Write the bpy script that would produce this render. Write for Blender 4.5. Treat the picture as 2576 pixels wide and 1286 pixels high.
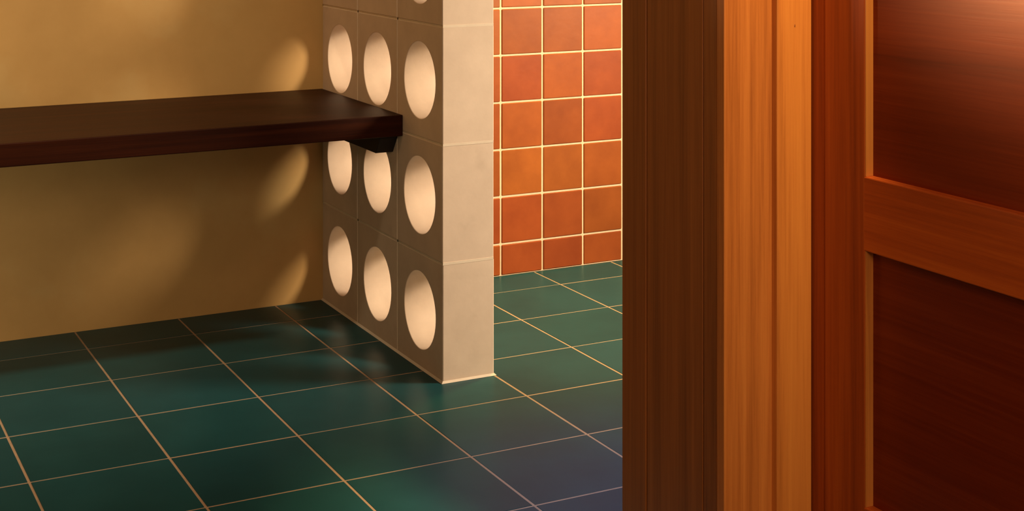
import bpy, bmesh, math, random
from mathutils import Vector
random.seed(7)
for o in list(bpy.data.objects): bpy.data.objects.remove(o)
scene = bpy.context.scene
C = scene.collection
S = 0.2                       # one floor tile, joint to joint, is 20 cm; lengths below are in tiles

# ------------------------------------------------------------------ camera
cam_d = bpy.data.cameras.new('camera'); cam = bpy.data.objects.new('camera', cam_d); C.objects.link(cam)
cam.location = (-5.74773 * S, -13.85056 * S, 4.12478 * S)
cam.rotation_euler = (math.pi / 2, 0, -0.47712)
cam_d.sensor_width = 36.0; cam_d.lens = 3695.25 / 2576 * 36
cam_d.shift_y = -(643 + 245.6) / 2576
cam_d.clip_start = 0.02
scene.camera = cam

# ------------------------------------------------------------------ world, lamps, exposure
w = bpy.data.worlds.new('world'); scene.world = w; w.use_nodes = True
w.node_tree.nodes['Background'].inputs[0].default_value = (0.9, 0.75, 0.55, 1)
w.node_tree.nodes['Background'].inputs[1].default_value = 0.02
vs = scene.view_settings
vs.view_transform = 'Standard'; vs.look = 'None'; vs.gamma = 1.0; vs.use_curve_mapping = False
vs.exposure = 0.0

def point_lamp(name, loc, power, col, radius):
    d = bpy.data.lights.new(name, 'POINT'); d.energy = power; d.color = col; d.shadow_soft_size = radius
    o = bpy.data.objects.new(name, d); C.objects.link(o); o.location = [v * S for v in loc]; return o
def spot_lamp(name, loc, target, power, col, radius, angle, blend):
    d = bpy.data.lights.new(name, 'SPOT'); d.energy = power; d.color = col; d.shadow_soft_size = radius
    d.spot_size = math.radians(angle); d.spot_blend = blend
    o = bpy.data.objects.new(name, d); C.objects.link(o); o.location = [v * S for v in loc]
    o.rotation_euler = (Vector(target) - Vector(loc)).to_track_quat('-Z', 'Y').to_euler(); return o
def area_lamp(name, loc, target, size, power, col):
    d = bpy.data.lights.new(name, 'AREA'); d.energy = power; d.color = col; d.shape = 'RECTANGLE'
    d.size = size[0] * S; d.size_y = size[1] * S
    o = bpy.data.objects.new(name, d); C.objects.link(o); o.location = [v * S for v in loc]
    o.rotation_euler = (Vector(target) - Vector(loc)).to_track_quat('-Z', 'Y').to_euler(); return o

# shaded globe lamp in the tiled alcove, throws light through the pierced blocks
spot_lamp('alcove_lamp', (6.4, -5.7, 4.5), (0.4, 0.0, 2.0), 182, (1.0, 0.75, 0.48), 0.21, 78, 0.9)
# unseen spot, added to brighten the alcove floor and upper tiles
spot_lamp('alcove_floor_fill', (2.5, -1.3, 11.8), (2.3, -1.0, 0.0), 230, (1.0, 0.74, 0.22), 0.06, 42, 1.0)
# added cool spot, unseen; tints the floor inside the doorway blue
spot_lamp('doorway_blue_fill', (0.6, -6.0, 11.8), (0.3, -5.9, 0.0), 150, (0.46, 0.60, 1.0), 0.06, 29, 1.0)
# unseen narrow spot left of the frame, added for the door panel's glow
spot_lamp('door_glow_spot', (-7.03, -3.65, 4.1), (-0.57, -9.5, 4.2), 125, (1.0, 0.70, 0.42), 0.06, 21, 1.0)
# low added fill, unseen, lifts the wall under the bench
spot_lamp('under_bench_fill', (-7.6, -5.2, 2.2), (-5.6, 0.6, 0.8), 18, (1.0, 0.82, 0.50), 0.10, 70, 1.0)
# added spot near the ceiling, unseen, brightens the plaster wall
spot_lamp('bench_wall_fill', (-3.6, -7.0, 11.8), (-5.6, 0.4, 3.0), 165, (1.0, 0.76, 0.46), 0.10, 61, 1.0)
# downlight over the open door
spot_lamp('door_downlight', (-0.92, -9.3, 10.6), (-0.8, -7.5, 5.6), 335, (1.0, 0.70, 0.30), 0.035, 25, 1.0)
# large soft fill added behind the viewer, no lamp is known there
point_lamp('hall_fill', (-5.0, -16.5, 6.8), 35, (1.0, 0.74, 0.46), 0.30)

# ------------------------------------------------------------------ materials
def nodes(name):
    m = bpy.data.materials.new(name); m.use_nodes = True
    nt = m.node_tree; b = nt.nodes['Principled BSDF']
    return m, nt, b
def N(nt, t, **kw):
    n = nt.nodes.new(t)
    for k, v in kw.items(): setattr(n, k, v)
    return n
def ramp(nt, stops):
    r = N(nt, 'ShaderNodeValToRGB'); e = r.color_ramp.elements
    while len(e) < len(stops): e.new(0.5)
    for i, (p, c) in enumerate(stops): e[i].position = p; e[i].color = (*c, 1)
    return r
def coords(nt, scale, jitter=0.0):
    tc = N(nt, 'ShaderNodeTexCoord'); mp = N(nt, 'ShaderNodeMapping'); mp.inputs['Scale'].default_value = scale
    nt.links.new(tc.outputs['Object'], mp.inputs['Vector'])
    if jitter:
        oi = N(nt, 'ShaderNodeObjectInfo'); cx = N(nt, 'ShaderNodeCombineXYZ')
        mu = N(nt, 'ShaderNodeMath', operation='MULTIPLY'); mu.inputs[1].default_value = jitter
        nt.links.new(oi.outputs['Random'], mu.inputs[0])
        for i in range(3): nt.links.new(mu.outputs[0], cx.inputs[i])
        nt.links.new(cx.outputs[0], mp.inputs['Location'])
    return mp
def mottled(name, lo, hi, scale, rough, bump=0.0, jitter=0.0, tint=0.0, detail=4, bscale=60, spec=0.5):
    m, nt, b = nodes(name); L = nt.links.new
    mp = coords(nt, (1, 1, 1), jitter)
    n = N(nt, 'ShaderNodeTexNoise'); n.inputs['Scale'].default_value = scale; n.inputs['Detail'].default_value = detail
    n.inputs['Roughness'].default_value = 0.6; L(mp.outputs[0], n.inputs['Vector'])
    r = ramp(nt, [(0.3, lo), (0.7, hi)]); L(n.outputs['Fac'], r.inputs[0])
    out = r.outputs[0]
    if tint:
        oi = N(nt, 'ShaderNodeObjectInfo'); hs = N(nt, 'ShaderNodeHueSaturation')
        mr = N(nt, 'ShaderNodeMapRange'); mr.inputs['To Min'].default_value = 1 - tint; mr.inputs['To Max'].default_value = 1 + tint
        L(oi.outputs['Random'], mr.inputs[0]); L(mr.outputs[0], hs.inputs['Value']); L(out, hs.inputs['Color'])
        m2 = N(nt, 'ShaderNodeMath', operation='MULTIPLY_ADD'); m2.inputs[1].default_value = tint * 0.10; m2.inputs[2].default_value = 0.5 - tint * 0.05
        fr = N(nt, 'ShaderNodeMath', operation='FRACT'); m3 = N(nt, 'ShaderNodeMath', operation='MULTIPLY'); m3.inputs[1].default_value = 7.31
        L(oi.outputs['Random'], m3.inputs[0]); L(m3.outputs[0], fr.inputs[0]); L(fr.outputs[0], m2.inputs[0]); L(m2.outputs[0], hs.inputs['Hue'])
        out = hs.outputs[0]
    L(out, b.inputs['Base Color'])
    b.inputs['Roughness'].default_value = rough; b.inputs['Specular IOR Level'].default_value = spec
    if bump:
        n2 = N(nt, 'ShaderNodeTexNoise'); n2.inputs['Scale'].default_value = bscale; n2.inputs['Detail'].default_value = 3
        L(mp.outputs[0], n2.inputs['Vector'])
        bp = N(nt, 'ShaderNodeBump'); bp.inputs['Strength'].default_value = bump; bp.inputs['Distance'].default_value = 0.002
        L(n2.outputs['Fac'], bp.inputs['Height']); L(bp.outputs[0], b.inputs['Normal'])
    return m
def wood(name, dark, mid, light, axis, rough, fine=260, band=42, bump=0.08, spec=0.5, tint=0.0):
    m, nt, b = nodes(name); L = nt.links.new
    sc = [1.0, 1.0, 1.0]; sc[axis] = 0.022
    mp = coords(nt, sc, 3.7)
    a = N(nt, 'ShaderNodeTexNoise'); a.inputs['Scale'].default_value = band; a.inputs['Detail'].default_value = 3; a.inputs['Distortion'].default_value = 0.4
    f = N(nt, 'ShaderNodeTexNoise'); f.inputs['Scale'].default_value = fine; f.inputs['Detail'].default_value = 5; f.inputs['Roughness'].default_value = 0.65
    L(mp.outputs[0], a.inputs['Vector']); L(mp.outputs[0], f.inputs['Vector'])
    mx = N(nt, 'ShaderNodeMix'); mx.inputs[0].default_value = 0.42
    L(a.outputs['Fac'], mx.inputs[2]); L(f.outputs['Fac'], mx.inputs[3])
    r = ramp(nt, [(0.33, dark), (0.5, mid), (0.66, light)]); L(mx.outputs[0], r.inputs[0])
    L(r.outputs[0], b.inputs['Base Color'])
    b.inputs['Roughness'].default_value = rough; b.inputs['Specular IOR Level'].default_value = spec
    bp = N(nt, 'ShaderNodeBump'); bp.inputs['Strength'].default_value = bump; bp.inputs['Distance'].default_value = 0.001
    L(f.outputs['Fac'], bp.inputs['Height']); L(bp.outputs[0], b.inputs['Normal'])
    return m

M = {}
M['floor_tile'] = mottled('glazed_teal_tile', (0.007, 0.060, 0.076), (0.011, 0.078, 0.097), 7, 0.34, 0.05, jitter=5, tint=0.10, bscale=30, spec=0.10)
M['floor_grout'] = mottled('floor_grout', (0.40, 0.27, 0.18), (0.48, 0.33, 0.22), 60, 0.85)
M['wall_tile'] = mottled('terracotta_tile', (0.30, 0.066, 0.011), (0.385, 0.092, 0.016), 14, 0.46, 0.08, jitter=9, tint=0.15, bscale=70, spec=0.3)
M['wall_grout'] = mottled('cream_wall_grout', (0.88, 0.68, 0.46), (0.95, 0.76, 0.54), 90, 0.8)
M['plaster'] = mottled('ochre_polished_plaster', (0.45, 0.275, 0.10), (0.58, 0.37, 0.15), 3.2, 0.42, 0.10, detail=7, bscale=14)
def blotches(m, col, scale, lo, hi, amount, stretch=(1, 1, 1)):
    # faint worn or scuffed patches mixed over a material's colour
    nt = m.node_tree; b = nt.nodes['Principled BSDF']; L = nt.links.new
    src = b.inputs['Base Color'].links[0].from_socket
    mp = coords(nt, stretch, 4.1)
    n = N(nt, 'ShaderNodeTexNoise'); n.inputs['Scale'].default_value = scale; n.inputs['Detail'].default_value = 6
    L(mp.outputs[0], n.inputs['Vector'])
    r = N(nt, 'ShaderNodeMapRange'); r.inputs[1].default_value = lo; r.inputs[2].default_value = hi; r.inputs[4].default_value = amount
    L(n.outputs['Fac'], r.inputs[0])
    mx = N(nt, 'ShaderNodeMix', data_type='RGBA'); L(r.outputs[0], mx.inputs[0]); L(src, mx.inputs[6]); mx.inputs[7].default_value = (*col, 1)
    L(mx.outputs[2], b.inputs['Base Color'])
blotches(M['plaster'], (0.60, 0.47, 0.24), 4.5, 0.56, 0.74, 0.45)
blotches(M['plaster'], (0.36, 0.27, 0.10), 2.3, 0.52, 0.75, 0.3)
M['paint'] = mottled('warm_white_paint', (0.55, 0.46, 0.34), (0.60, 0.50, 0.38), 3, 0.8)
M['block'] = mottled('cream_cast_block', (0.75, 0.625, 0.53), (0.85, 0.715, 0.61), 16, 0.6, 0.08, jitter=6, tint=0.03, bscale=90)
blotches(M['block'], (0.45, 0.36, 0.28), 11, 0.63, 0.76, 0.35)
M['mortar'] = mottled('cream_mortar', (0.82, 0.73, 0.62), (0.88, 0.79, 0.68), 60, 0.85)
cd, cm_, cl = (0.30, 0.085, 0.018), (0.50, 0.165, 0.038), (0.62, 0.225, 0.055)
M['wood_z'] = wood('cedar_upright_grain', cd, cm_, cl, 2, 0.45)
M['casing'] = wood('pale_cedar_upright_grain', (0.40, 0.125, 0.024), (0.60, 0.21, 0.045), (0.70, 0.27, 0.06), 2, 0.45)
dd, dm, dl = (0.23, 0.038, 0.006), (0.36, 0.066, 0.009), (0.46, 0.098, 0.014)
M['jamb'] = wood('shaded_jamb_and_knot_cedar', (0.20, 0.06, 0.014), (0.33, 0.105, 0.026), (0.42, 0.14, 0.036), 2, 0.5)  # shade on the jamb faces put into the wood; the knot borrows it
M['door_z'] = wood('dim_lit_cedar_upright_grain', dd, dm, dl, 2, 0.5, spec=0.3)  # same cedar as the frame, its dimmer light put in as darker red
M['door_y'] = wood('dim_lit_cedar_level_grain', (0.30, 0.050, 0.007), (0.46, 0.084, 0.010), (0.58, 0.125, 0.016), 1, 0.5, spec=0.3)  # level-grain cedar, reddened for dim light as well
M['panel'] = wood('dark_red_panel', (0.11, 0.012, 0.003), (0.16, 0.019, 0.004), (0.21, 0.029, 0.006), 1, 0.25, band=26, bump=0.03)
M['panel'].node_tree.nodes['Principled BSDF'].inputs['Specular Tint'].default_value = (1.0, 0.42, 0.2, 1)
M['bench'] = wood('dark_walnut_board', (0.014, 0.0026, 0.0010), (0.026, 0.005, 0.0014), (0.042, 0.009, 0.0022), 0, 0.5, band=60, bump=0.2, spec=0.1)
M['cleat'] = wood('near_black_wood', (0.006, 0.003, 0.002), (0.009, 0.005, 0.003), (0.014, 0.007, 0.004), 1, 0.6)

# ------------------------------------------------------------------ helpers
def link(name, me, m, parent=None):
    o = bpy.data.objects.new(name, me); C.objects.link(o)
    if m and not me.materials: me.materials.append(m)
    if parent: o.parent = parent
    return o
def bm_box(x0, x1, y0, y1, z0, z1, bevel=0.0, seg=2):
    bm = bmesh.new(); bmesh.ops.create_cube(bm, size=1)
    for v in bm.verts:
        v.co = Vector(((x0 + x1) / 2 + v.co.x * (x1 - x0), (y0 + y1) / 2 + v.co.y * (y1 - y0), (z0 + z1) / 2 + v.co.z * (z1 - z0))) * S
    if bevel: bmesh.ops.bevel(bm, geom=bm.edges[:], offset=bevel * S, segments=seg, affect='EDGES', profile=0.5)
    return bm
def mesh_of(bm, name, smooth=False):
    me = bpy.data.meshes.new(name); bm.to_mesh(me); bm.free()
    if smooth == 'hole':                     # only the curved wall of the hole is shaded smooth
        for p in me.polygons: p.use_smooth = abs(p.normal.x) < 0.05 and math.hypot(p.center.y, p.center.z) < 0.36 * S
    return me
def box(name, m, x0, x1, y0, y1, z0, z1, parent=None, bevel=0.0, seg=2):
    return link(name, mesh_of(bm_box(x0, x1, y0, y1, z0, z1, bevel, seg), name, bevel > 0), m, parent)
def tag(o, label=None, cat=None, group=None, kind=None):
    for k, v in (('label', label), ('category', cat), ('group', group), ('kind', kind)):
        if v: o[k] = v
    return o
def empty(name, loc=(0, 0, 0)):
    o = bpy.data.objects.new(name, None); C.objects.link(o); o.location = [v * S for v in loc]; return o

# ------------------------------------------------------------------ setting
YB = 0.59623                 # face of the back wall
T = 0.49312                  # thickness of the block screen
XR = 0.0; XL = XR - T; YF = -2.39384; HB = 1.01976
H = 12 * HB
XW0, XW1, YW0 = -9.0, 8.0, -19.0

# floor: slab that shows as the joints, tiles laid on it one by one
FJ = 0.0175                   # joint width
floor = tag(box('floor', M['floor_grout'], XW0, XW1, YW0, YB, -0.5, -0.0022), 'teal glazed square tiles with thin tan joints', kind='structure')
tile_cache = {}
def floor_tile(x0, x1, y0, y1):
    k = (round(x1 - x0, 4), round(y1 - y0, 4))
    if k not in tile_cache:
        tile_cache[k] = mesh_of(bm_box(-k[0] / 2, k[0] / 2, -k[1] / 2, k[1] / 2, -0.05, 0, 0.0028, 1), 'floor_tile', True)
    o = link('floor_tile', tile_cache[k], M['floor_tile'], floor)
    o.location = ((x0 + x1) / 2 * S, (y0 + y1) / 2 * S, random.uniform(-0.0002, 0.0002))
    o.rotation_euler = (random.uniform(-1, 1) * 0.0012, random.uniform(-1, 1) * 0.0012, 0)
h = FJ / 2
for i in range(-9, 8):
    for j in range(-11, 1):
        y1 = j + 1 - h if j < 0 else YB
        floor_tile(i + h, i + 1 - h, j + h, y1)
tag(box('floor_hall', M['floor_tile'], XW0, XW1, YW0, -11, -0.0022, 0), 'teal floor going on past the doorway', kind='structure')

tag(box('wall_back', M['plaster'], XW0, XL + 0.2, YB, YB + 0.6, 0, H), 'ochre polished plaster wall behind the bench', kind='structure')
wt = tag(box('wall_alcove', M['wall_grout'], XL + 0.2, XW1, YB + 0.012, YB + 0.6, 0, H), 'terracotta square tiled wall with cream joints', kind='structure')
tag(box('wall_left', M['plaster'], XW0 - 0.5, XW0, YW0, YB + 0.6, -0.5, H), 'ochre plaster wall at the end of the bench', kind='structure')
tag(box('wall_right', M['paint'], XW1, XW1 + 0.5, YW0, YB + 0.6, -0.5, H), 'warm white end wall of the alcove', kind='structure')
tag(box('wall_front', M['paint'], XW0, XW1, YW0 - 0.5, YW0, -0.5, H), 'warm white wall behind the viewer', kind='structure')
tag(box('ceiling', M['paint'], XW0 - 0.5, XW1 + 0.5, YW0 - 0.5, YB + 0.6, H, H + 0.5), 'warm white ceiling', kind='structure')

# terracotta wall tiles
PX, PZ, WJ = 0.5225, 0.5205, 0.021
wcache = {}
def wall_tile(x0, x1, z0, z1):
    k = (round(x1 - x0, 4), round(z1 - z0, 4))
    if k not in wcache:
        wcache[k] = mesh_of(bm_box(-k[0] / 2, k[0] / 2, 0, 0.05, -k[1] / 2, k[1] / 2, 0.008, 1), 'wall_tile', True)
    o = link('wall_tile', wcache[k], M['wall_tile'], wt)
    o.location = ((x0 + x1) / 2 * S, (YB + random.uniform(-0.003, 0.003)) * S, (z0 + z1) / 2 * S)
    o.rotation_euler = (random.uniform(-1, 1) * 0.002, 0, random.uniform(-1, 1) * 0.002)
xs = [XR] + [1.585 + PX * k for k in range(-3, 10)]
zs = [0.0] + [0.352 + PZ * k for k in range(22)]
for a, b in zip(xs[:-1], xs[1:]):
    for c, d in zip(zs[:-1], zs[1:]):
        if b - a > 0.03:
            wall_tile(a + (WJ / 2 if a > XR else 0.004), b - WJ / 2, c + WJ / 2, d - WJ / 2)

# ------------------------------------------------------------------ pierced block screen
def block_mesh(ly, lz, t, r, seg=56, bev=0.007):
    # block centred on the origin, hole through X
    bm = bmesh.new()
    def sq(ang):
        c, s = math.cos(ang), math.sin(ang); k = 1 / max(abs(c) / (ly / 2 - bev), abs(s) / (lz / 2 - bev)); return c * k, s * k
    base = math.atan2(lz / 2 - bev, ly / 2 - bev)
    angs = [2 * math.pi * i / seg for i in range(seg)]
    for q in (base, math.pi - base, math.pi + base, 2 * math.pi - base):
        i = min(range(seg), key=lambda n: abs(angs[n] - q)); angs[i] = q
    rb = 0.006
    rows = []
    def ring(x, fn): rows.append([bm.verts.new(Vector((x, *fn(a))) * S) for a in angs])
    circ = lambda rr: (lambda a: (rr * math.cos(a), rr * math.sin(a)))
    grow = lambda a: tuple(v * f for v, f in zip(sq(a), (1 + 2 * bev / (ly - 2 * bev), 1 + 2 * bev / (lz - 2 * bev))))
    ring(-t / 2 + rb, circ(r)); ring(-t / 2 + rb * 0.3, circ(r + rb * 0.3)); ring(-t / 2, circ(r + rb)); ring(-t / 2, sq)
    ring(-t / 2 + bev, grow); ring(t / 2 - bev, grow)
    ring(t / 2, sq); ring(t / 2, circ(r + rb)); ring(t / 2 - rb * 0.3, circ(r + rb * 0.3)); ring(t / 2 - rb, circ(r))
    n = len(rows)
    for k in range(n):
        A, B = rows[k], rows[(k + 1) % n]
        for i in range(seg):
            bm.faces.new((A[i], A[(i + 1) % seg], B[(i + 1) % seg], B[i]))
    bmesh.ops.recalc_face_normals(bm, faces=bm.faces[:])
    return mesh_of(bm, 'pierced_block', 'hole')
BJ = 0.012
LY = (YB - YF) / 3
bme = block_mesh(LY - BJ, HB - BJ, T, 0.3425)
screen = tag(empty('block_screen', (XR - T / 2, YF, 0)), 'cream pierced block screen wall with round holes, beside the dark bench', 'screen wall')
for i in range(3):
    for k in range(12):
        o = link('pierced_block', bme, M['block'], screen)
        o.location = Vector((XR - T / 2, YF + LY * (i + 0.5), HB * (k + 0.5))) * S - screen.location
        o.location.x += random.uniform(-0.0004, 0.0004); o.location.y += random.uniform(-0.0003, 0.0003)
bm = bmesh.new()
def add(bm, *a):
    t = bm_box(*a); me = bpy.data.meshes.new('t'); t.to_mesh(me); t.free(); bm.from_mesh(me); bpy.data.meshes.remove(me)
e = 0.004
for k in range(0, 13):
    z = HB * k
    add(bm, XL + e, XR - e, YF + e, YB, max(0, z - BJ * 0.9), min(H, z + BJ * 0.9))
for i in range(1, 4):
    y = YF + LY * i
    add(bm, XL + e, XR - e, y - BJ * 0.9, min(YB, y + BJ * 0.9), 0, H)
mo = link('mortar', mesh_of(bm, 'mortar'), M['mortar'], screen); mo.location = -screen.location
# sealant bead along the foot of the screen
bm = bmesh.new()
cp = [(XL - 0.016, YB), (XL - 0.016, YF - 0.016), (XR + 0.016, YF - 0.016), (XR + 0.016, YB)]
ci = [(XL, YB), (XL, YF), (XR, YF), (XR, YB)]
lo = [bm.verts.new(Vector((x, y, 0.0005)) * S) for x, y in cp]; up = [bm.verts.new(Vector((x, y, 0.018)) * S) for x, y in ci]
bo = [bm.verts.new(Vector((x, y, 0.0005)) * S) for x, y in ci]
for i in range(3):
    bm.faces.new((lo[i], lo[i + 1], up[i + 1], up[i])); bm.faces.new((bo[i], up[i], up[i + 1], bo[i + 1])); bm.faces.new((lo[i], bo[i], bo[i + 1], lo[i + 1]))
for i in (0, 3): bm.faces.new((lo[i], up[i], bo[i]))
bmesh.ops.recalc_face_normals(bm, faces=bm.faces[:])
so = link('sealant_bead', mesh_of(bm, 'sealant_bead'), M['mortar'], screen); so.location = -screen.location

# ------------------------------------------------------------------ bench
ZT, ZU, YN = 2.192, 2.000, -1.5314
bench = tag(empty('bench', ((XW0 + XL) / 2, YB, 0)), 'dark brown wooden bench board fixed along the ochre wall', 'bench')
def bpart(o): o.location = -bench.location; o.parent = bench; return o
bpart(box('seat_board', M['bench'], XW0 + 0.005, XL - 0.002, YN, YB - 0.002, ZU, ZT, bevel=0.008))
def cleat(xa, xb):
    bm = bmesh.new()
    prof = [(YB - 0.005, ZU - 0.002), (-1.402, ZU - 0.002), (-1.402, 1.965), (-1.298, 1.8206), (YB - 0.005, 1.8206)]
    A = [bm.verts.new(Vector((xa, y, z)) * S) for y, z in prof]; B = [bm.verts.new(Vector((xb, y, z)) * S) for y, z in prof]
    n = len(prof); bm.faces.new(A); bm.faces.new(B[::-1])
    for i in range(n): bm.faces.new((A[i], B[i], B[(i + 1) % n], A[(i + 1) % n]))
    bmesh.ops.recalc_face_normals(bm, faces=bm.faces[:])
    bmesh.ops.bevel(bm, geom=bm.edges[:], offset=0.004 * S, segments=1, affect='EDGES')
    return bpart(link('support_cleat', mesh_of(bm, 'support_cleat', True), M['cleat']))
cleat(XL - 0.1755, XL - 0.002); cleat(XW0 + 0.005, XW0 + 0.1785)

# ------------------------------------------------------------------ timber door frame
Y0 = -7.49362                # front of the casing
XD = -0.62388                # face of the open door
YP = Y0 + 0.0475             # front of the post
XJ = -1.170                  # face of the jamb
trim = tag(empty('trim_1', (XJ, Y0, 0)), 'orange cedar door frame of upright boards beside the open door', kind='structure')
def tpart(o, p): o.location = -p.location; o.parent = p; return o
ZD = 10.4
yA, yB_, yC = Y0 + 0.2486, Y0 + 0.8164, Y0 + 1.0785
g = 0.005
tpart(box('frame_post', M['wood_z'], XJ, -0.80, YP, YP + 0.07, 0, ZD, bevel=0.006), trim)
tpart(box('jamb_board', M['jamb'], XJ + 0.003, -0.98, YP + 0.071, yA - g, 0, ZD, bevel=0.006), trim)  # side of the post, kept apart to carry the shade-darkened wood
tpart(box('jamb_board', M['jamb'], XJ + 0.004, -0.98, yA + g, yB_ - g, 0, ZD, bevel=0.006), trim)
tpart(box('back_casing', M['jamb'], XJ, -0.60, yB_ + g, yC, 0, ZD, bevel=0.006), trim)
tpart(box('front_casing', M['casing'], -0.8577, XD, Y0, YP + 0.06, 0, ZD, bevel=0.007), trim)
tpart(box('hinge_strip', M['door_z'], XD + 0.012, XD + 0.2, Y0 - 0.10, Y0 + 0.1, 0, ZD, bevel=0.004), trim)
tag(box('wall_divider', M['paint'], -0.975, XW1, yA + 0.02, yB_ - 0.01, 0, H), 'thin wall carrying the door frame', kind='structure')

# ------------------------------------------------------------------ open panelled door
door = tag(empty('door_1', (XD, Y0 - 0.107, 0)), 'open red brown wooden door with sunken panels', kind='structure')
YS1, YS0, YE = Y0 - 0.107, Y0 - 0.4282, Y0 - 4.1
XK = XD + 0.2; RC = 0.0532; ZB = 0.05
def dp(*a, **k): return tpart(box(*a, **k), door)
dp('stile', M['door_z'], XD, XK, YS0, YS1, ZB, 10.2, bevel=0.007)
dp('stile', M['door_z'], XD, XK, YE, YE + 0.42, ZB, 10.2, bevel=0.007)
rz = [(ZB, 0.985), (2.315, 2.702), (5.6, 5.99), (9.7, 10.2)]
for z0, z1 in rz: dp('rail', M['door_y'], XD + 0.001, XK - 0.001, YE + 0.41, YS0 + 0.012, z0, z1, bevel=0.007)
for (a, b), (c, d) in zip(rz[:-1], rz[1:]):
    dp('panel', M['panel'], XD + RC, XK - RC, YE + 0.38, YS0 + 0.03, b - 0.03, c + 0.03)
    # added paler strip, puts the lit recess edge of the stile into colour
    dp('lit_recess_edge', M['casing'], XD + 0.005, XD + RC + 0.005, YS0 - 0.005, YS0 + 0.012, b + 0.001, c - 0.001)
# small knot in the front casing
bm = bmesh.new(); bmesh.ops.create_icosphere(bm, subdivisions=2, radius=1)
kx, kz = -0.739, 3.458
for v in bm.verts: v.co = Vector((kx + v.co.x * 0.005, Y0 + v.co.y * 0.001, kz + v.co.z * 0.009)) * S
tpart(link('knot', mesh_of(bm, 'knot'), M['jamb']), trim)
